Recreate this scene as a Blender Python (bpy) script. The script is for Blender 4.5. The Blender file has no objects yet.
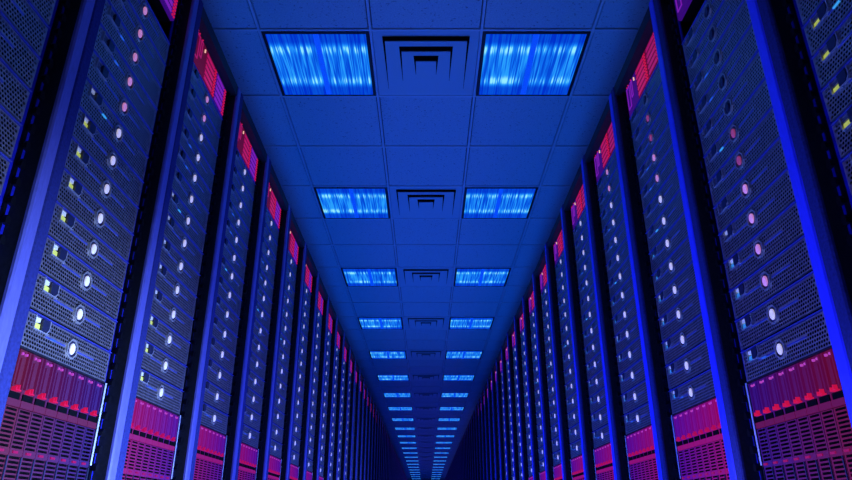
import bpy, math, random
from math import sin, cos, pi, radians
random.seed(7)
S = bpy.context.scene
COL = S.collection

# ------------------------------------------------------------------ dimensions
CAM_Z = 0.30                      # camera height over the floor
CEIL = CAM_Z + 2.432              # underside of the ceiling grid
TILE = 0.6
ROW0 = 2.810                      # first cross bar of the ceiling grid in view
PITCH = 0.592                     # rack pitch along the aisle
RACK1 = 1.596                     # centre of the second rack
XF = 0.84                         # aisle half width at the stile fronts
PANEL = 0.036                     # server fronts sit this deep behind the stiles
RH = CAM_Z + 1.795                # rack height
U2 = 0.0889
Z_SRV = CAM_Z + 0.3457             # bottom of the lowest server = top of blade chassis
N_SRV = 14
Z_TOP = Z_SRV + N_SRV * U2        # bottom of the switch unit
N_RACK = 60
N_NEAR = 6                        # racks with fully parted contents
N_IND = 11                        # racks whose servers are individuals
N_CHASSIS = 10
N_LIGHT = 25

# ------------------------------------------------------------------ materials
def mat(name, col, rough=0.5, metal=0.0, emit=None, es=0.0, spec=0.5):
    m = bpy.data.materials.new(name)
    m.use_nodes = True
    b = m.node_tree.nodes['Principled BSDF']
    b.inputs['Base Color'].default_value = (*col, 1)
    b.inputs['Roughness'].default_value = rough
    b.inputs['Metallic'].default_value = metal
    b.inputs['Specular IOR Level'].default_value = spec
    if emit:
        b.inputs['Emission Color'].default_value = (*emit, 1)
        b.inputs['Emission Strength'].default_value = es
    return m

def speckle(m, scale, lo, hi, stretch=(1, 1, 1), detail=3.0):
    """fine mottling of the paint, multiplied into the base colour"""
    nt = m.node_tree
    b = nt.nodes['Principled BSDF']
    col = list(b.inputs['Base Color'].default_value)
    tc = nt.nodes.new('ShaderNodeTexCoord')
    mp = nt.nodes.new('ShaderNodeMapping')
    mp.inputs['Scale'].default_value = stretch
    nz = nt.nodes.new('ShaderNodeTexNoise')
    nz.inputs['Scale'].default_value = scale
    nz.inputs['Detail'].default_value = detail
    rp = nt.nodes.new('ShaderNodeValToRGB')
    rp.color_ramp.elements[0].position = 0.35
    rp.color_ramp.elements[0].color = (col[0]*lo, col[1]*lo, col[2]*lo, 1)
    rp.color_ramp.elements[1].position = 0.65
    rp.color_ramp.elements[1].color = (col[0]*hi, col[1]*hi, col[2]*hi, 1)
    nt.links.new(tc.outputs['Object'], mp.inputs['Vector'])
    nt.links.new(mp.outputs['Vector'], nz.inputs['Vector'])
    nt.links.new(nz.outputs['Fac'], rp.inputs['Fac'])
    nt.links.new(rp.outputs['Color'], b.inputs['Base Color'])
    return m

M = {}
def glow(name, c, s=1.0, base=0.3):
    return mat(name, tuple(min(1, 0.015 + v*base) for v in c), 0.5, 0, c, s, spec=0.08)
M['stile'] = speckle(mat('periwinkle_stile_paint', (0.15, 0.14, 0.42), 0.45, 0.0), 160, 0.88, 1.08, (1, 1, 0.25))
M['stile_blue_lit'] = speckle(mat('deep_blue_lit_stile', (0.06, 0.07, 0.95), 0.42, 0.0), 160, 0.92, 1.05, (1, 1, 0.25))  # same stile; deep blue light on the right row put into its colour
M['stile_dark'] = speckle(mat('navy_painted_stile', (0.03, 0.035, 0.16), 0.7, spec=0.15), 140, 0.8, 1.2)
M['rack_black'] = speckle(mat('black_powder_coat', (0.012, 0.012, 0.016), 0.6, spec=0.3), 120, 0.7, 1.3)
M['finger'] = mat('black_nylon', (0.004, 0.004, 0.006), 0.4, spec=0.2)
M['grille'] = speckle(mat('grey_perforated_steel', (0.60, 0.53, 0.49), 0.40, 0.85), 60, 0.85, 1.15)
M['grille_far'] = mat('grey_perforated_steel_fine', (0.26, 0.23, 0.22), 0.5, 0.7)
M['casing'] = mat('black_casing', (0.003, 0.003, 0.004), 0.8, spec=0.05)
M['trim'] = mat('dark_blue_trim', (0.06, 0.065, 0.34), 0.4)
M['badge'] = mat('white_enamel_badge', (0.95, 0.93, 0.95), 0.35, 0.0, (0.9, 0.83, 1.0), 0.45)  # emission stands in for light falling on the badge
M['badge_pink'] = mat('pink_shade_badge', (0.75, 0.5, 0.65), 0.35, 0.0, (0.75, 0.28, 0.52), 0.55)
M['badge_dim'] = mat('dim_red_shade_badge', (0.3, 0.1, 0.2), 0.35, 0.0, (0.45, 0.06, 0.18), 0.45)
M['badge_off'] = mat('dark_shade_badge', (0.02, 0.02, 0.05), 0.35)  # off: darkest step of the painted light fade
M['ring'] = mat('pale_ring', (0.55, 0.49, 0.42), 0.4, 0.5)
M['latch'] = mat('pale_grey_latch', (0.5, 0.46, 0.46), 0.4, 0.4)
M['latch_dark'] = mat('navy_latch_lever', (0.02, 0.022, 0.05), 0.4)
M['tag'] = mat('yellow_green_label_glow', (0.75, 0.72, 0.12), 0.5, 0, (0.40, 0.46, 0.03), 0.8)  # latch labels glow in place of light falling on them
M['tag_teal'] = mat('teal_label_glow', (0.1, 0.5, 0.5), 0.5, 0, (0.02, 0.16, 0.28), 0.8)
M['tag_shade'] = mat('shaded_label', (0.12, 0.12, 0.14), 0.4)  # shaded copy of the latch label
M['tag_pale'] = mat('pale_tag', (0.95, 0.9, 0.75), 0.5, 0, (0.4, 0.45, 0.42), 0.35)
M['blue_led'] = mat('blue_led', (0.02, 0.05, 0.2), 0.4, 0, (0.02, 0.12, 0.7), 0.7)
M['strip'] = mat('blue_accent_strip', (0.08, 0.10, 0.40), 0.4, 0.2)
M['cyan'] = mat('cyan_led', (0.02, 0.1, 0.2), 0.4, 0, (0.05, 0.45, 1.0), 0.7)
M['rail_blue'] = mat('dark_blue_rail', (0.015, 0.018, 0.40), 0.5, spec=0.2)
M['rail'] = mat('bright_steel_rail', (0.9, 0.9, 0.95), 0.25, 0.2)
M['red_led'] = mat('red_led', (0.3, 0.0, 0.02), 0.4, 0, (0.50, 0.005, 0.05), 1.0)
M['pink_led'] = mat('pink_led', (0.2, 0.02, 0.1), 0.4, 0, (0.5, 0.06, 0.5), 0.8)
M['latch_red'] = mat('deep_red_latch', (0.3, 0.0, 0.03), 0.4, 0, (0.33, 0.003, 0.07), 1.0)
M['ledge'] = glow('magenta_ledge', (0.24, 0.0015, 0.10))
M['ledge_near'] = glow('plum_ledge', (0.10, 0.002, 0.04))
M['grille_latch'] = mat('crimson_latch', (0.2, 0.0, 0.03), 0.4, 0, (0.20, 0.003, 0.04), 1.0)
M['white_led'] = mat('warm_led', (0.3, 0.2, 0.1), 0.4, 0, (1.0, 0.55, 0.4), 1.0)
M['slot'] = mat('blade_latch_slot', (0.003, 0.003, 0.004), 0.8, spec=0.05)

# blade and card fronts: light gradient painted as emission, crimson end to violet end
GLOW = {True: [], False: []}       # True: the unit nearest the camera, a little dimmer than the rest
for near in (True, False):
    for i in range(8):
        t = i / 7
        a, b = ((0.100, 0.0015, 0.028), (0.028, 0.0015, 0.12)) if near else ((0.24, 0.001, 0.105), (0.085, 0.001, 0.21))
        GLOW[near].append(glow('light_tint_front_%d' % i, tuple(u*(1-t) + v*t for u, v in zip(a, b))))
CARD = [glow('light_tint_card_crimson', (0.09, 0.0015, 0.022)),
        glow('light_tint_card_red', (0.11, 0.0015, 0.03)),
        glow('light_tint_card_violet', (0.035, 0.0015, 0.15))]
CARDBAR = [mat('light_tint_bar_red', (.3, .02, .05), .4, 0, (0.36, 0.006, 0.12), 0.8),  # bars carry the same painted light gradient
           mat('light_tint_bar_scarlet', (.3, .02, .05), .4, 0, (0.46, 0.006, 0.10), 0.8),
           mat('light_tint_bar_pink', (.3, .02, .2), .4, 0, (0.20, 0.012, 0.42), 0.8)]

def ceiling_mat():
    m = mat('mineral_fibre_tile', (0.55, 0.57, 0.62), 0.85, spec=0.2)
    nt = m.node_tree
    b = nt.nodes['Principled BSDF']
    tc = nt.nodes.new('ShaderNodeTexCoord')
    v = nt.nodes.new('ShaderNodeTexNoise')
    v.inputs['Scale'].default_value = 75
    v.inputs['Detail'].default_value = 2
    r = nt.nodes.new('ShaderNodeValToRGB')
    e = r.color_ramp.elements
    e[0].position, e[0].color = 0.30, (0.18, 0.31, 0.34, 1)
    e[1].position, e[1].color = 0.37, (0.34, 0.58, 0.62, 1)
    n2 = nt.nodes.new('ShaderNodeTexNoise')
    n2.inputs['Scale'].default_value = 130
    r2 = nt.nodes.new('ShaderNodeMapRange')
    r2.inputs['From Min'].default_value = 0.3
    r2.inputs['From Max'].default_value = 0.7
    r2.inputs['To Min'].default_value = 0.86
    r2.inputs['To Max'].default_value = 1.08
    mx = nt.nodes.new('ShaderNodeMix')
    mx.data_type = 'RGBA'; mx.blend_type = 'MULTIPLY'
    mx.inputs['Factor'].default_value = 1
    L = nt.links.new
    L(tc.outputs['Object'], v.inputs['Vector']); L(tc.outputs['Object'], n2.inputs['Vector'])
    L(v.outputs['Fac'], r.inputs['Fac']); L(n2.outputs['Fac'], r2.inputs['Value'])
    L(r.outputs['Color'], mx.inputs['A']); L(r2.outputs['Result'], mx.inputs['B'])
    L(mx.outputs['Result'], b.inputs['Base Color'])
    return m
M['tile'] = ceiling_mat()
M['tbar'] = mat('ceiling_grid_paint', (0.42, 0.63, 0.68), 0.5)
M['plenum'] = mat('dark_plenum', (0.05, 0.05, 0.06), 0.9)
M['frame'] = mat('black_light_frame', (0.006, 0.006, 0.01), 0.6)
M['vent'] = mat('vent_paint', (0.33, 0.56, 0.6), 0.6)
M['vent_shadow'] = mat('vent_black_shadow', (0.002, 0.002, 0.003), 1.0, spec=0.0)  # shadow beside the vent plates, painted black
M['bar'] = mat('light_centre_bar', (0.1, 0.15, 0.4), 0.5, 0, (0.0, 0.055, 0.70), 1.0)
M['floor'] = speckle(mat('raised_floor', (0.25, 0.26, 0.3), 0.45), 30, 0.9, 1.1)
M['wall'] = speckle(mat('painted_wall', (0.3, 0.31, 0.36), 0.8), 8, 0.95, 1.05)

def lens_mat():
    """lit prismatic lens: fine streaks over two brighter tubes and a faint middle one"""
    m = bpy.data.materials.new('prismatic_lens'); m.use_nodes = True
    nt = m.node_tree; nt.nodes.clear()
    N = nt.nodes.new; L = nt.links.new
    out = N('ShaderNodeOutputMaterial'); em = N('ShaderNodeEmission')
    tc = N('ShaderNodeTexCoord')
    oi = N('ShaderNodeObjectInfo')
    ad = N('ShaderNodeVectorMath'); ad.operation = 'ADD'
    L(tc.outputs['Object'], ad.inputs[0]); L(oi.outputs['Random'], ad.inputs[1])
    mp = N('ShaderNodeMapping'); mp.inputs['Scale'].default_value = (95, 3.0, 1)
    L(ad.outputs[0], mp.inputs['Vector'])
    nz = N('ShaderNodeTexNoise'); nz.inputs['Scale'].default_value = 1.0; nz.inputs['Detail'].default_value = 2
    L(mp.outputs['Vector'], nz.inputs['Vector'])
    sx = N('ShaderNodeSeparateXYZ'); L(tc.outputs['Object'], sx.inputs[0])
    def math_(op, a, b=None, c=None):
        n = N('ShaderNodeMath'); n.operation = op
        for i, v in enumerate((a, b, c)):
            if v is None: continue
            if isinstance(v, (int, float)): n.inputs[i].default_value = v
            else: L(v, n.inputs[i])
        return n.outputs[0]
    ay = math_('ABSOLUTE', sx.outputs['Y'])
    d = math_('SUBTRACT', ay, 0.140)
    g = math_('MULTIPLY', math_('MULTIPLY', d, d), -1/(2*0.026**2))
    tube = math_('EXPONENT', g)
    mr = N('ShaderNodeMapRange'); mr.interpolation_type = 'SMOOTHSTEP'
    L(ay, mr.inputs['Value'])
    mr.inputs['From Min'].default_value = 0.155; mr.inputs['From Max'].default_value = 0.215
    mr.inputs['To Min'].default_value = 1.0; mr.inputs['To Max'].default_value = 0.32
    lev = math_('MULTIPLY_ADD', tube, 0.30, math_('MULTIPLY', mr.outputs['Result'], 0.52))
    st = N('ShaderNodeMapRange'); L(nz.outputs['Fac'], st.inputs['Value'])
    st.inputs['From Min'].default_value = 0.38; st.inputs['From Max'].default_value = 0.62
    st.inputs['To Min'].default_value = 0.30; st.inputs['To Max'].default_value = 1.30
    lv = math_('MULTIPLY', lev, st.outputs['Result'])
    rp = N('ShaderNodeValToRGB'); L(lv, rp.inputs['Fac'])
    e = rp.color_ramp.elements
    e[0].position, e[0].color = 0.06, (0.0, 0.03, 0.60, 1)
    e[1].position, e[1].color = 1.0, (0.30, 0.85, 1.0, 1)
    k = rp.color_ramp.elements.new(0.45); k.color = (0.005, 0.17, 0.90, 1)
    k = rp.color_ramp.elements.new(0.72); k.color = (0.025, 0.38, 1.0, 1)
    L(rp.outputs['Color'], em.inputs['Color']); em.inputs['Strength'].default_value = 1.0
    L(em.outputs[0], out.inputs['Surface'])
    return m
M['lens'] = lens_mat()

# ------------------------------------------------------------------ mesh builder
class MB:
    def __init__(s): s.v = []; s.f = []; s.m = []
    def face(s, pts, mi=0):
        n = len(s.v); s.v += pts; s.f.append(tuple(range(n, n+len(pts)))); s.m.append(mi)
    def box(s, x0, x1, y0, y1, z0, z1, mi=0):
        n = len(s.v)
        s.v += [(x0,y0,z0),(x1,y0,z0),(x1,y1,z0),(x0,y1,z0),(x0,y0,z1),(x1,y0,z1),(x1,y1,z1),(x0,y1,z1)]
        for q in ((0,3,2,1),(4,5,6,7),(0,1,5,4),(1,2,6,5),(2,3,7,6),(3,0,4,7)):
            s.f.append(tuple(n+i for i in q)); s.m.append(mi)
    def prism_z(s, poly, z0, z1, mi=0):
        k = len(poly); n = len(s.v)
        s.v += [(x, y, z0) for x, y in poly] + [(x, y, z1) for x, y in poly]
        s.f.append(tuple(n+i for i in reversed(range(k)))); s.m.append(mi)
        s.f.append(tuple(n+k+i for i in range(k))); s.m.append(mi)
        for i in range(k):
            j = (i+1) % k
            s.f.append((n+i, n+j, n+k+j, n+k+i)); s.m.append(mi)
    def prism_y(s, poly, y0, y1, mi=0):
        """poly of (x, z) counter-clockwise seen from -y"""
        k = len(poly); n = len(s.v)
        s.v += [(x, y0, z) for x, z in poly] + [(x, y1, z) for x, z in poly]
        s.f.append(tuple(n+i for i in range(k))); s.m.append(mi)
        s.f.append(tuple(n+k+i for i in reversed(range(k)))); s.m.append(mi)
        for i in range(k):
            j = (i+1) % k
            s.f.append((n+j, n+i, n+k+i, n+k+j)); s.m.append(mi)
    def disc(s, cx, cz, r, y0, y1, n=20, mi=0, ch=0.0, sx=1.0):
        p = [(cx+sx*r*cos(2*pi*i/n), cz+r*sin(2*pi*i/n)) for i in range(n)]
        s.prism_y(p, y0+ch, y1, mi)
        if ch:
            b = len(s.v); q = r-ch*1.2
            s.v += [(x, y0+ch, z) for x, z in p] + [(cx+sx*q*cos(2*pi*i/n), y0, cz+q*sin(2*pi*i/n)) for i in range(n)]
            for i in range(n):
                j = (i+1) % n
                s.f.append((b+i, b+j, b+n+j, b+n+i)); s.m.append(mi)
            s.f.append(tuple(b+n+i for i in range(n))); s.m.append(mi)
    def ring(s, cx, cz, r0, r1, y0, y1, n=8, mi=0, ph=0.0):
        a = [2*pi*(i+ph)/n for i in range(n)]
        b = len(s.v)
        for r, y in ((r0, y0), (r1, y0), (r1, y1), (r0, y1)):
            s.v += [(cx+r*cos(t), y, cz+r*sin(t)) for t in a]
        for i in range(n):
            j = (i+1) % n
            for k in range(4):
                l = (k+1) % 4
                s.f.append((b+k*n+i, b+l*n+i, b+l*n+j, b+k*n+j)); s.m.append(mi)
    def hole_cell(s, x0, x1, z0, z1, rx, rz, y0, y1, mi=0):
        cx, cz = (x0+x1)/2, (z0+z1)/2
        o = [(x1,cz),(x1,z1),(cx,z1),(x0,z1),(x0,cz),(x0,z0),(cx,z0),(x1,z0)]
        h = [(cx+rx*a, cz+rz*b) for a, b in ((1,0),(.8,.8),(0,1),(-.8,.8),(-1,0),(-.8,-.8),(0,-1),(.8,-.8))]
        n = len(s.v)
        s.v += [(x,y0,z) for x,z in o] + [(x,y0,z) for x,z in h] + [(x,y1,z) for x,z in h]
        for i in range(8):
            j = (i+1) % 8
            s.f.append((n+i, n+j, n+8+j, n+8+i)); s.m.append(mi)
            s.f.append((n+8+i, n+8+j, n+16+j, n+16+i)); s.m.append(mi)
    def slot_cell(s, x0, x1, z0, z1, mx, mz, y0, y1, mi=0):
        o = [(x0,z0),(x1,z0),(x1,z1),(x0,z1)]
        h = [(x0+mx,z0+mz),(x1-mx,z0+mz),(x1-mx,z1-mz),(x0+mx,z1-mz)]
        n = len(s.v)
        s.v += [(x,y0,z) for x,z in o] + [(x,y0,z) for x,z in h] + [(x,y1,z) for x,z in h]
        for i in range(4):
            j = (i+1) % 4
            s.f.append((n+i, n+j, n+4+j, n+4+i)); s.m.append(mi)
            s.f.append((n+4+i, n+4+j, n+8+j, n+8+i)); s.m.append(mi)
    def add(s, o, dx=0, dy=0, dz=0, mi=None, remap=None, rot=None):
        n = len(s.v)
        for x, y, z in o.v:
            if rot == 1: x, y = -y, x
            elif rot == -1: x, y = y, -x
            s.v.append((x+dx, y+dy, z+dz))
        s.f += [tuple(n+i for i in f) for f in o.f]
        s.m += [mi if mi is not None else (remap[k] if remap else k) for k in o.m]
    def mesh(s, name, mats):
        me = bpy.data.meshes.new(name)
        me.from_pydata(s.v, [], s.f)
        for m in mats: me.materials.append(m)
        me.polygons.foreach_set('material_index', s.m)
        me.update()
        return me

def link(name, data, parent=None, loc=(0, 0, 0)):
    o = bpy.data.objects.new(name, data)
    COL.objects.link(o)
    o.location = loc
    if parent: o.parent = parent
    return o
def tag(o, label, cat, group=None, kind=None):
    o['label'] = label; o['category'] = cat
    if group: o['group'] = group
    if kind: o['kind'] = kind
    return o
def struct(o):
    o['kind'] = 'structure'
    return o

# ------------------------------------------------------------------ prototype builders -> list of (name, MB, mats, [subparts], label)
def grille(mb, x0, x1, z0, z1, px, pz, rx, rz, y0, y1, solid, mi=0, stagger=True):
    nc = int((x1-x0)/px); nr = int((z1-z0)/pz)
    px = (x1-x0)/nc; pz = (z1-z0)/nr
    for r in range(nr):
        za, zb = z0+r*pz, z0+(r+1)*pz
        edges = []
        if stagger and r % 2:
            edges.append((x0, x0+px/2, True)); edges.append((x1-px/2, x1, True))
            cells = [(x0+px/2+i*px, x0+px/2+(i+1)*px) for i in range(nc-1)]
        else:
            cells = [(x0+i*px, x0+(i+1)*px) for i in range(nc)]
        edges += [(a, b, False) for a, b in cells]
        for a, b, sol in edges:
            st = solid((a+b)/2, (za+zb)/2)
            if st == 'void': continue
            if sol or st:
                mb.face([(a,y0,za),(b,y0,za),(b,y0,zb),(a,y0,zb)], mi)
            else:
                mb.hole_cell(a, b, za, zb, rx, rz, y0, y1, mi)

def server_parts(led=0, label_mat='tag'):
    P = []
    c = MB(); c.box(-.203, .203, .010, .70, .0060, .0865)
    P.append(('casing', c, [M['casing']], [], None))
    g = MB()
    LX0, LX1, LZ = -.174, -.110, .050
    ZC = .0455
    def solid(x, z):
        if LX0 < x < LX1 and z > LZ: return 'void'
        if x*x + (z-ZC)**2 < .0225**2: return True
        if abs(z-ZC) < .003 and abs(x) < .120: return True
        return False
    grille(g, -.200, .200, .0070, .0795, .0100, .0090, .0041, .0035, 0, .0012, solid)
    for b in ((-.204, .204, 0, .006, .0052, .0070), (-.204, .204, 0, .006, .0795, .0815),
              (-.204, -.200, 0, .006, .0070, .0795), (.200, .204, 0, .006, .0070, .0795)):
        g.box(*b)
    P.append(('grille', g, [M['grille']], [], None))
    t = MB(); t.box(-.205, .205, -.004, .004, .0838, .0858)
    P.append(('top_trim', t, [M['trim']], [], 'dark blue trim along the top edge'))
    for a, b in ((-.118, -.030), (.030, .118)):
        st = MB(); st.box(a, b, -.0022, .001, ZC-.0013, ZC+.0013)
        P.append(('accent_strip', st, [M['strip']], [], None))
    bd = MB(); bd.disc(0, ZC, .0138, -.007, 0, 24, 0, .002, .72)
    rg = MB(); rg.ring(0, ZC, .0215, .0258, -.005, .001, 8, 0, .5)
    hb = MB(); hb.disc(0, ZC, .0222, -.0022, .001, 16)
    P.append(('badge', bd, [M['badge']], [('badge_ring', rg, [M['ring']], None), ('badge_well', hb, [M['latch_dark']], None)], None))
    la = MB()
    la.box(LX0, LX1, -.003, .008, LZ, LZ+.0025); la.box(LX0, LX0+.0022, -.003, .008, LZ, .083)
    la.prism_y([(LX1-.010, LZ), (LX1, LZ+.010), (LX1, .083), (LX1-.0025, .083), (LX1-.0025, LZ+.012), (LX1-.012, LZ+.0025)], -.003, .008)
    lv = MB()
    lv.prism_y([(-.144, .054), (-.124, .054), (-.116, .062), (-.116, .080), (-.144, .080)], -.004, .008)
    tg = MB(); tg.box(-.170, -.146, .001, .008, .054, .066)
    tw = MB(); tw.box(-.170, -.148, .001, .008, .070, .079)
    P.append(('latch', la, [M['latch']], [('latch_lever', lv, [M['latch_dark']], None), ('latch_label', tg, [M[label_mat]], None), ('latch_tag', tw, [M['tag_pale']], None)], None))
    if led:
        l = MB(); l.box(-.098, -.074, -.0032, 0, ZC-.0016, ZC+.0016)
        P.append(('indicator_light', l, [M['cyan' if led == 2 else 'blue_led']], [], 'small cyan light' if led == 2 else 'small blue light'))
    return P

def chassis_parts(flip, near=False):
    """local z = 0 at the TOP of the unit, front at y = 0"""
    H = .440
    G = GLOW[near][::-1] if flip else GLOW[near]
    P = []
    c = MB(); c.box(-.203, .203, .016, .75, -H, -.001)
    P.append(('chassis', c, [M['slot']], [], None))
    fr = MB()
    fr.box(-.206, .206, -.002, .014, -.0035, 0); fr.box(-.206, .206, -.002, .014, -H, -H+.004)
    for a, b in ((-.206, -.2035), (.2035, .206)): fr.box(a, b, -.002, .014, -H+.004, -.0035)
    P.append(('chassis_frame', fr, [M['rack_black']], [], None))
    w = .406/8
    for i in range(8):
        x0 = -.203 + i*w + .0012; x1 = x0 + w - .0024; xc = (x0+x1)/2
        b = MB()
        b.box(x0, x1, .004, .014, -.107, -.005)
        for xr in (x0+.006, x1-.006): b.box(xr-.0025, xr+.0025, -.002, .004, -.086, -.007)
        b.box(xc-.006, xc+.006, .0, .004, -.080, -.024)
        ld = MB(); ld.box(x0, x1, -.001, .004, -.124, -.1095)
        ind = MB()
        for xr in (xc-.010, xc+.006): ind.box(xr, xr+.006, -.001, .005, -.0165, -.0115)
        lt = MB()
        lt.prism_y([(x0+.012, -.093), (x0+.033, -.093), (x0+.033, -.090), (x0+.0275, -.0905), (x0+.0265, -.080), (x0+.0245, -.080), (x0+.0235, -.0905), (x0+.0165, -.0905), (x0+.0155, -.084), (x0+.0135, -.084), (x0+.012, -.0905)], -.006, .004)
        sl = MB()
        sl.box(x0+.005, x1-.005, .001, .0045, -.109, -.095)
        P.append(('blade', b, [G[i]], [('indicator_light', ind, [M['pink_led']], 'two pink lights'), ('latch', lt, [M['latch_red' if not near else 'red_led']], 'red latch'), ('latch_slot', sl, [M['slot']], None), ('ledge', ld, [M['ledge_near' if near else 'ledge']], None)], None))
        g = MB()
        zt = -.126
        def rows(z1, z0, n, g=g, x0=x0, x1=x1):
            dz = (z1-z0)/n
            for r in range(n):
                g.slot_cell(x0, x1, z0+r*dz, z0+(r+1)*dz, .0042, .0018, 0, .0012)
        rows(-.126, -.208, 9)
        g.box(x0, x1, -.001, .006, -.220, -.208)
        rows(-.220, -H+.005, 23)
        lt2 = MB(); lt2.box(x0+.008, x0+.026, -.004, 0, -.2165, -.2115)
        gs = MB(); gs.box(x1-.004, x1-.001, -.003, 0, -.36, -.222)
        P.append(('vent_grille', g, [G[i]], [('grille_latch', lt2, [M['grille_latch']], None), ('guide_strip', gs, [M['latch_dark']], None)], None))
    for sx in (-1, 1):
        r = MB(); xa = sx*.2095
        r.prism_z([(xa-.0028, -.003), (xa+.0028, -.003), (xa+.0036, -.001), (xa+.0036, .02), (xa-.0036, .02), (xa-.0036, -.001)], -.215, -.002)
        P.append(('edge_rail', r, [M['rail']], [], 'bright steel rail at the end'))
    return P

def switch_parts(flip):
    """local z = 0 at the bottom, 3 cards side by side"""
    H = .146
    C = CARD[::-1] if flip else CARD
    B = CARDBAR[::-1] if flip else CARDBAR
    P = []
    c = MB(); c.box(-.203, .203, .012, .60, .001, H)
    P.append(('chassis', c, [M['slot']], [], None))
    xs = [(-.203, -.071), (-.067, .067), (.071, .203)]
    for k, (x0, x1) in enumerate(xs):
        cd = MB(); cd.box(x0, x1, 0, .012, .004, H-.003)
        subs = []
        bars = MB(); led = MB()
        if k == 0:
            for a, b, za, zb in ((x0+.012, x0+.050, .030, .134), (x0+.064, x0+.086, .060, .134)):
                t = .004
                for bx in ((a, b, za, za+t), (a, b, zb-t, zb), (a, a+t, za, zb), (b-t, b, za, zb)):
                    bars.box(bx[0], bx[1], -.003, .001, bx[2], bx[3])
            for a, z in ((.018, .139), (.036, .139), (.074, .139), (.112, .112)):
                one = MB(); one.box(x0+a, x0+a+.005, -.004, .001, z, z+(.014 if a > .1 else .004))
                subs.append(('indicator_light', one, [M['white_led' if a > .1 else 'red_led']], None))
            lm = None
        else:
            for r in range(5):
                z = .012 + r*.0265
                bars.box(x0+.008, x1-.034, -.003, .001, z, z+.007)
                bars.box(x0+.008, x1-.034, -.002, .001, z+.012, z+.015)
            for r in range(9):
                z = .010 + r*.0145
                for xx in (x1-.026, x1-.013):
                    led.box(xx, xx+.007, -.004, .001, z, z+.006)
            lm = M['red_led']
        subs.append(('port_row' if k else 'handle_loop', bars, [B[k]], None))
        if lm: subs.append(('indicator_light', led, [lm], None))
        P.append(('line_card', cd, [C[k]], subs, ('violet' if C[k] is CARD[2] else 'red') + ' card with painted light tint'))
    return P

def rack_parts(blue=False):
    """local origin at the middle of the front of the base; x to the viewer's right, y into the rack"""
    W = PITCH/2 - .0005; IN = W - .041; D = 1.0
    P = []
    def stile(a, b):
        m = MB(); c = .004
        m.prism_z([(a+c, 0), (b-c, 0), (b, c), (b, .010), (a, .010), (a, c)], .02, RH)
        return m
    def web(a, b):
        m = MB(); m.box(a+.001, b-.001, .010, .055, .02, RH-.002)
        return m
    P.append(('front_stile', stile(IN, W), [M['stile_blue_lit' if blue else 'stile']], [], 'front stile with deep blue light tint' if blue else 'pale blue front stile'))
    for a, b in ((IN, W), (-W, -IN)): P.append(('stile_web', web(a, b), [M['rack_black']], [], None))
    P.append(('front_stile', stile(-W, -IN), [M['stile_dark']], [], 'dark navy front stile'))
    for sx in (-1, 1):
        m = MB(); a, b = sorted((sx*W, sx*(W-.010)))
        m.box(a, b, .055, D, .02, RH-.012)
        P.append(('side_panel', m, [M['rack_black']], [], None))
    m = MB(); m.box(-IN, IN, .004, .055, Z_TOP+.156, RH); m.box(-W, W, .055, D, RH-.012, RH)
    P.append(('top_panel', m, [M['rack_black']], [], None))
    m = MB(); m.box(-W+.010, W-.010, D-.01, D, .05, RH-.012)
    P.append(('back_panel', m, [M['rack_black']], [], None))
    m = MB(); m.box(-W+.010, W-.010, .055, D-.01, .02, .05)
    for sx in (-1, 1):
        for y in (.06, .90): m.box(sx*.25-.02, sx*.25+.02, y, y+.04, 0, .02)
    P.append(('base', m, [M['rack_black']], [], None))
    m = MB(); m.box(-IN, IN, .03, .05, 0.02, CAM_Z-.107)
    P.append(('kick_panel', m, [M['rack_black']], [], None))
    for sx in (-1, 1):
        m = MB(); a, b = sorted((sx*.2165, sx*(W-.010)))
        m.box(a, b, .046, .050, .05, RH-.03)
        P.append(('mounting_rail', m, [M['rail_blue']], [], 'dark blue mounting rail'))
        m = MB(); xc = sx*.233
        z = CAM_Z - .09
        m.box(xc-.005, xc+.005, .040, .046, z-.02, Z_TOP+.15)
        while z < Z_TOP + .15:
            m.box(xc-.004, xc+.004, .034, .042, z-.004, z+.004)
            m.prism_y([(xc-.008, z-.010), (xc+.008, z-.010), (xc+.008, z+.002), (xc+.003, z+.009), (xc-.003, z+.009), (xc-.008, z+.002)], .026, .036)
            z += U2/2
        P.append(('cable_finger_bar', m, [M['finger']], [], None))
    return P

# ------------------------------------------------------------------ prototypes -> shared meshes
def bake(P):
    out = []
    for name, mb, mats, subs, lab in P:
        out.append((name, mb.mesh(name, mats), [(sn, smb.mesh(sn, sm), sl) for sn, smb, sm, sl in subs], lab))
    return out
def bake_one(P, name):
    """the same thing as one mesh, for copies too small to show their parts"""
    mats = []; mb = MB()
    def put(b, ms):
        rm = []
        for m in ms:
            if m not in mats: mats.append(m)
            rm.append(mats.index(m))
        mb.add(b, remap=rm)
    for n, b, ms, subs, l in P:
        put(b, ms)
        for sn, sb, sm, sl in subs: put(sb, sm)
    return mb.mesh(name, mats), mb, mats

def place(baked, name, loc, rz, label, cat, group, swap={}):
    r = link(name, None, None, loc); r.rotation_euler = (0, 0, rz)
    r.empty_display_size = .05
    tag(r, label, cat, group)
    for pn, me, subs, lab in baked:
        o = link(pn, swap.get(pn, me), r)
        if lab: o['label'] = lab
        for sn, sme, sl in subs:
            q = link(sn, swap.get(sn, sme), o)
            if sl: q['label'] = sl
    return r
def place_one(me, name, loc, rz, label, cat, group):
    o = link(name, me, None, loc); o.rotation_euler = (0, 0, rz)
    return tag(o, label, cat, group)

ORD = ('first second third fourth fifth sixth seventh eighth ninth tenth eleventh twelfth thirteenth fourteenth fifteenth '
       'sixteenth seventeenth eighteenth nineteenth twentieth').split()
ORD += ['twenty-' + o for o in ORD[:9]]

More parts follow.
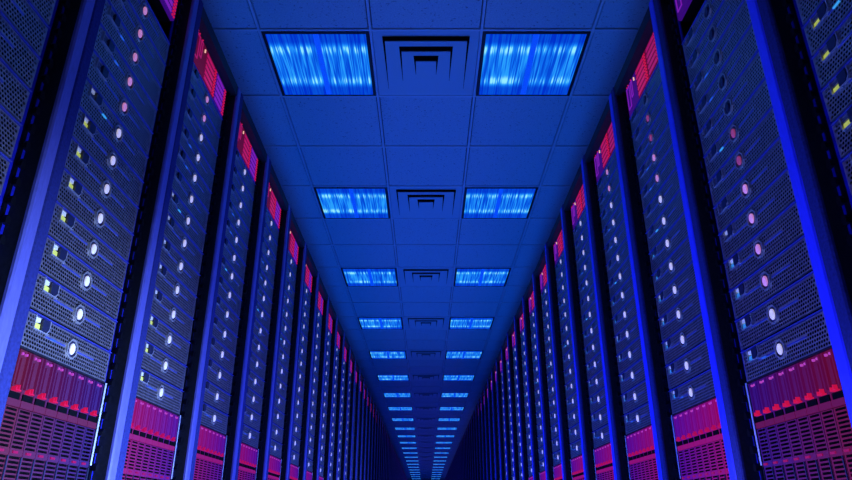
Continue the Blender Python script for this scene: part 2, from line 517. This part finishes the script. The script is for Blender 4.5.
SRV = [bake(server_parts(q)) for q in range(3)]
SRV1 = {(f, q): bake_one(server_parts(q, 'tag_teal' if f else 'tag_shade'), 'rack_server')[0] for f in (False, True) for q in range(3)}
def badge_mesh(m):
    bd = MB(); bd.disc(0, .0455, .0138, -.007, 0, 24, 0, .002, .72)
    return bd.mesh('badge', [M[m]])
BADGE = {m: badge_mesh('badge_' + m) for m in ('pink', 'dim', 'off')}
def latch_label_mesh(m):
    tg = MB(); tg.box(-.170, -.146, .001, .008, .054, .066)
    return tg.mesh('latch_label', [M[m]])
LATCH_LABEL = {m: latch_label_mesh(m) for m in ('tag', 'tag_teal', 'tag_shade')}
_t = MB(); _t.box(-.170, -.148, .001, .008, .070, .079)
TAG_SHADE = _t.mesh('latch_tag', [M['tag_shade']])
def front_shade(side, k, i):
    d = badge_fade(side, k, i)
    if side == 'right': d['latch_label'] = LATCH_LABEL['tag_teal' if i < (4 if k < 2 else 7) else 'tag_shade']
    elif i > {0: 8, 1: 6, 2: 2}.get(k, -1): d['latch_label'] = LATCH_LABEL['tag_shade']
    if side == 'right' and k == 0: d['latch_label'] = LATCH_LABEL['tag']
    if i > (7 if side == 'left' else 4) or k == 0: d['latch_tag'] = TAG_SHADE
    return d
def badge_fade(side, k, i):
    """light fading up the nearest racks, painted as white, pink, dim and dark badges"""
    if side == 'right':
        lim = {0: (0, 0, 0), 1: (2, 6, 8), 2: (9, 11, 13), 3: (12, 14, 14)}.get(k, (99, 99, 99))
    else:
        lim = {0: (9, 99, 99), 1: (8, 99, 99), 2: (12, 99, 99)}.get(k, (99, 99, 99))
    if i < lim[0]: return {}
    n = 'pink' if i < lim[1] else 'dim' if i < lim[2] else 'off'
    return {'badge': BADGE[n]}
LED = {0: 1, 7: 2, 9: 1, 10: 1}       # servers whose front light is on
CH = {(s, n): bake(chassis_parts(s, n)) for s in (False, True) for n in (False, True)}
CH1 = {s: bake_one(chassis_parts(s), 'blade_chassis')[0] for s in (False, True)}
SW = {s: bake(switch_parts(s)) for s in (False, True)}
SW1 = {s: bake_one(switch_parts(s), 'switch_unit')[0] for s in (False, True)}
RK = {s: bake(rack_parts(s)) for s in (False, True)}
RK1 = {s: bake_one(rack_parts(s), 'server_rack')[0] for s in (False, True)}

# far servers: one plain low mesh per server, gathered into one object
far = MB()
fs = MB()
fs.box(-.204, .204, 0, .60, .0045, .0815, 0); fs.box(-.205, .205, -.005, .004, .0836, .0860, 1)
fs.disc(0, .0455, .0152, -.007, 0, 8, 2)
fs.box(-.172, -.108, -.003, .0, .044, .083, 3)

def rank(k):
    return ORD[k]
for side in ('left', 'right'):
    sg = -1 if side == 'left' else 1
    rz = pi/2 if side == 'left' else -pi/2
    flip = side == 'right'
    for k in range(N_RACK):
        y = RACK1 + PITCH*(k-1)
        xr = sg*XF; xp = sg*(XF+PANEL)
        where = '%s row' % side
        # --- rack
        if k == 0:
            lab = 'nearest server rack of the %s row, cut off by the %s photo edge' % (side, side)
        elif k < 20:
            lab = 'tall black server rack, %s from the camera in the %s row' % (rank(k), side)
        else:
            lab = 'thin far sliver of a server rack beyond the twentieth in the %s row' % side
        grp = 'server racks of the %s row' % side if k < 20 else 'far server racks of the %s row' % side
        if k < 12: place(RK[flip], 'server_rack', (xr, y, 0), rz, lab, 'server rack', grp)
        else: place_one(RK1[flip], 'server_rack', (xr, y, 0), rz, lab, 'server rack', grp)
        yc = y
        # --- servers
        lo, hi = (3, 9) if k == 0 else (0, 13 if k == 1 else N_SRV)
        for i in range(lo, hi):
            loc = (xp, yc, Z_SRV + i*U2)
            if k < N_IND:
                if k == 0:
                    lab = 'grey perforated server, %s from bottom showing in rack at the %s photo edge' % (rank(i-lo), side)
                else:
                    lab = 'grey perforated server, %s above the lit chassis in %s rack of %s row' % (rank(i), rank(k), side)
                grp = 'servers in the %s row racks' % side
                if k < N_NEAR: place(SRV[LED.get(i, 0)], 'rack_server', loc, rz, lab, 'server', grp, front_shade(side, k, i))
                else: place_one(SRV1[flip, LED.get(i, 0)], 'rack_server', loc, rz, lab, 'server', grp)
            else:
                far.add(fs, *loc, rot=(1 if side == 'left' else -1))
        # --- blade chassis
        if 1 <= k < N_CHASSIS:
            lab = 'glowing %s blade chassis with slotted front, low in %s rack of %s row' % ('red violet' if not flip else 'purple red', rank(k), side)
            grp = 'blade chassis of the %s row' % side
            loc = (xp, yc, Z_SRV + .0042)
            if k < N_NEAR: place(CH[flip, k == 1], 'blade_chassis', loc, rz, lab, 'blade chassis', grp)
            else: place_one(CH1[flip], 'blade_chassis', loc, rz, lab, 'blade chassis', grp)
        # --- switch unit
        if k >= 1:
            if k < 20:
                lab = 'glowing red and violet switch unit at top of %s rack in %s row' % (rank(k), side)
                grp = 'switch units of the %s row' % side
            else:
                lab = 'tiny red glowing switch unit far down the %s row, beyond twentieth rack' % side
                grp = 'far switch units of the %s row' % side
            loc = (xp, yc, Z_TOP + .004)
            if k < 9: place(SW[flip], 'switch_unit', loc, rz, lab, 'network switch', grp)
            else: place_one(SW1[flip], 'switch_unit', loc, rz, lab, 'network switch', grp)
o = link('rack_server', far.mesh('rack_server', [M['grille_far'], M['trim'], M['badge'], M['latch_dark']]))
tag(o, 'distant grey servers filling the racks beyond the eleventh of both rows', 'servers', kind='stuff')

# ------------------------------------------------------------------ ceiling
J0, J1 = -7, 3*N_LIGHT + 4
XN = 5                                            # columns of tiles each side of the middle one
def tiles():
    mb = MB(); g = .0135; zt = .006
    for j in range(J0, J1):
        for i in range(-XN, XN+1):
            if j >= 0 and j % 3 == 0 and j < 3*N_LIGHT and abs(i) <= 1: continue
            x, y = i*TILE, ROW0 + j*TILE
            a, b, c, d = x-TILE/2+g, x+TILE/2-g, y+g, y+TILE-g
            mb.box(a, b, c, d, CEIL+zt, CEIL+zt+.016, 0)
    ya, yb = ROW0+J0*TILE, ROW0+J1*TILE
    mb.box(-(XN+.5)*TILE, (XN+.5)*TILE, ya, yb, CEIL+.03, CEIL+.08, 1)
    return mb.mesh('ceiling', [M['tile'], M['plenum']])
struct(link('ceiling', tiles()))
def tbars():
    mb = MB(); w = .0068
    ya, yb = ROW0+J0*TILE, ROW0+J1*TILE
    for i in range(-XN, XN+2):
        x = (i-.5)*TILE
        mb.box(x-w, x+w, ya, yb, CEIL, CEIL+.03)
    for j in range(J0, J1+1):
        y = ROW0+j*TILE
        for i in range(-XN, XN+1):
            mb.box((i-.5)*TILE+w, (i+.5)*TILE-w, y-w, y+w, CEIL+.0005, CEIL+.03)
    return mb.mesh('ceiling_grid', [M['tbar']])
struct(link('trim_1', tbars()))

hw = TILE/2 - .010
def light_meshes():
    f = MB(); t = .017
    for b in ((-hw, hw, -hw, -hw+t), (-hw, hw, hw-t*.6, hw), (-hw, -hw+t, -hw+t, hw-t*.6), (hw-t, hw, -hw+t, hw-t*.6)):
        f.box(b[0], b[1], b[2], b[3], -.002, .024)
    f.box(-hw+t, hw-t, -hw+t, hw-t*.6, .014, .024)
    l = MB()
    l.box(.016, hw-t, -hw+t, hw-t*.6, 0, .012)
    l2 = MB()
    l2.box(-hw+t, -.016, -hw+t, hw-t*.6, 0, .012)
    c = MB(); c.box(-.016, .016, -hw+t, hw-t*.6, .001, .014)
    return (f.mesh('light_frame', [M['frame']]), l.mesh('lens_panel', [M['lens']]), l2.mesh('lens_panel', [M['lens']]), c.mesh('centre_bar', [M['bar']]))
LF, LA, LB, LC = light_meshes()
def vent_meshes():
    p = MB(); p.box(-hw, hw, -hw, hw, .002, .016)
    pl = []
    # nested plates over painted black shadow: wide on near side, narrow at sides
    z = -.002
    for w, a, b, slot in ((.226, -.221, .216, -.256), (.137, -.142, .129, -.181), (.058, -.063, .062, -.109)):  # slot: outer edge of the painted shadow
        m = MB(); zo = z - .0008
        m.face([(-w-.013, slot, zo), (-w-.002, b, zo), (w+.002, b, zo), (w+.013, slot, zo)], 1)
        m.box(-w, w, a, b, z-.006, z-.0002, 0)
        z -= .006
        pl.append(m.mesh('vent_plate', [M['vent'], M['vent_shadow']]))
    return p.mesh('mounting_plate', [M['vent']]), pl
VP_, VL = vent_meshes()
for k in range(N_LIGHT):
    y = ROW0 + (3*k+.5)*TILE
    for side, sx in (('left', -1), ('right', 1)):
        r = link('ceiling_light', None, None, (sx*TILE, y, CEIL)); r.empty_display_size = .05
        lab = ('square lit blue ceiling light, nearest in the %s column' % side) if k == 0 else \
              ('square lit blue ceiling light, %s from the camera in the %s column' % (rank(k), side))
        tag(r, lab, 'ceiling light', 'ceiling lights of the %s column' % side)
        link('light_frame', LF, r)['label'] = 'black frame'
        link('lens_panel', LA, r); link('lens_panel', LB, r); link('centre_bar', LC, r)
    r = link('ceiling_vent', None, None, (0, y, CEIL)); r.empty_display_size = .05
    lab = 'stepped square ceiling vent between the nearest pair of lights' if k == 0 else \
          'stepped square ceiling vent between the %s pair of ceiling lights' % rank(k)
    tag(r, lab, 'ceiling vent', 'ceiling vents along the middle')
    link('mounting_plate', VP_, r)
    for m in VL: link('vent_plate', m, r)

# ------------------------------------------------------------------ floor and walls
ya, yb = ROW0+J0*TILE, ROW0+J1*TILE
XW = (XN+.5)*TILE
def slab(name, *b, m='wall'):
    q = MB(); q.box(*b)
    return struct(link(name, q.mesh(name, [M[m]])))
slab('floor', -XW, XW, ya, yb, -.1, 0, m='floor')
slab('wall_left', -XW-.1, -XW, ya, yb, 0, CEIL)
slab('wall_right', XW, XW+.1, ya, yb, 0, CEIL)
slab('wall_back', -XW, XW, yb, yb+.1, 0, CEIL)

# ------------------------------------------------------------------ light
from mathutils import Vector, Matrix
def area(name, loc, direction, width, length, col, power, spread=180):
    """an added area lamp whose length runs along the aisle"""
    d = bpy.data.lights.new(name, 'AREA'); d.shape = 'RECTANGLE'
    d.size, d.size_y = width, length; d.color = col; d.energy = power; d.spread = radians(spread)
    o = link(name, d, None, loc)
    z = -Vector(direction).normalized()
    y = Vector((0, 1, 0)); y = (y - z*y.dot(z)).normalized()
    o.rotation_euler = Matrix((y.cross(z), y, z)).transposed().to_euler()
    return o
# unseen uplights added at floor level mid-aisle to fill the ceiling with blue
area('ceiling_fill', (0, 5.6, .02), (0, 0, 1), .6, 8, (0.0, 0.115, 1.0), 84)
area('ceiling_fill', (0, 26.0, .02), (0, 0, 1), .6, 32, (0.0, 0.05, 1.0), 120)
# unseen washes added for the two rows, from low on the opposite side
area('added_left_row_wash', (.45, .9, .10), (-1, .15, .05), .2, 2.2, (0.25, 0.42, 1.0), 46, 74)
area('added_left_row_wash', (.45, 6.0, .10), (-1, 0, .30), .2, 8, (0.12, 0.17, 1.0), 34, 95)
area('added_right_row_wash', (-.45, .6, .10), (1, 0, -.1), .2, 3, (0.30, 0.32, 1.0), 19, 60)
area('added_right_row_wash', (-.45, 5.2, .10), (1, 0, .25), .2, 9, (0.05, 0.06, 1.0), 31, 95)
area('added_right_row_wash', (-.45, 28.0, .10), (1, 0, .3), .2, 26, (0.20, 0.16, 1.0), 50, 120)

w = bpy.data.worlds.new('World'); S.world = w; w.use_nodes = True
w.node_tree.nodes['Background'].inputs['Color'].default_value = (0.0, 0.01, 0.12, 1)
w.node_tree.nodes['Background'].inputs['Strength'].default_value = 0.3

# ------------------------------------------------------------------ camera
cd = bpy.data.cameras.new('camera'); cam = link('camera', cd, None, (0, 0, CAM_Z))
cd.sensor_width = 36; cd.lens = 657.4/852*36; cd.clip_start = .02; cd.clip_end = 200
cam.rotation_euler = (pi/2 + radians(23.195), 0, 0)
S.camera = cam
S.view_settings.view_transform = 'Standard'
S.view_settings.look = 'None'
S.view_settings.gamma = 1
S.view_settings.exposure = 0
S.view_settings.use_curve_mapping = False
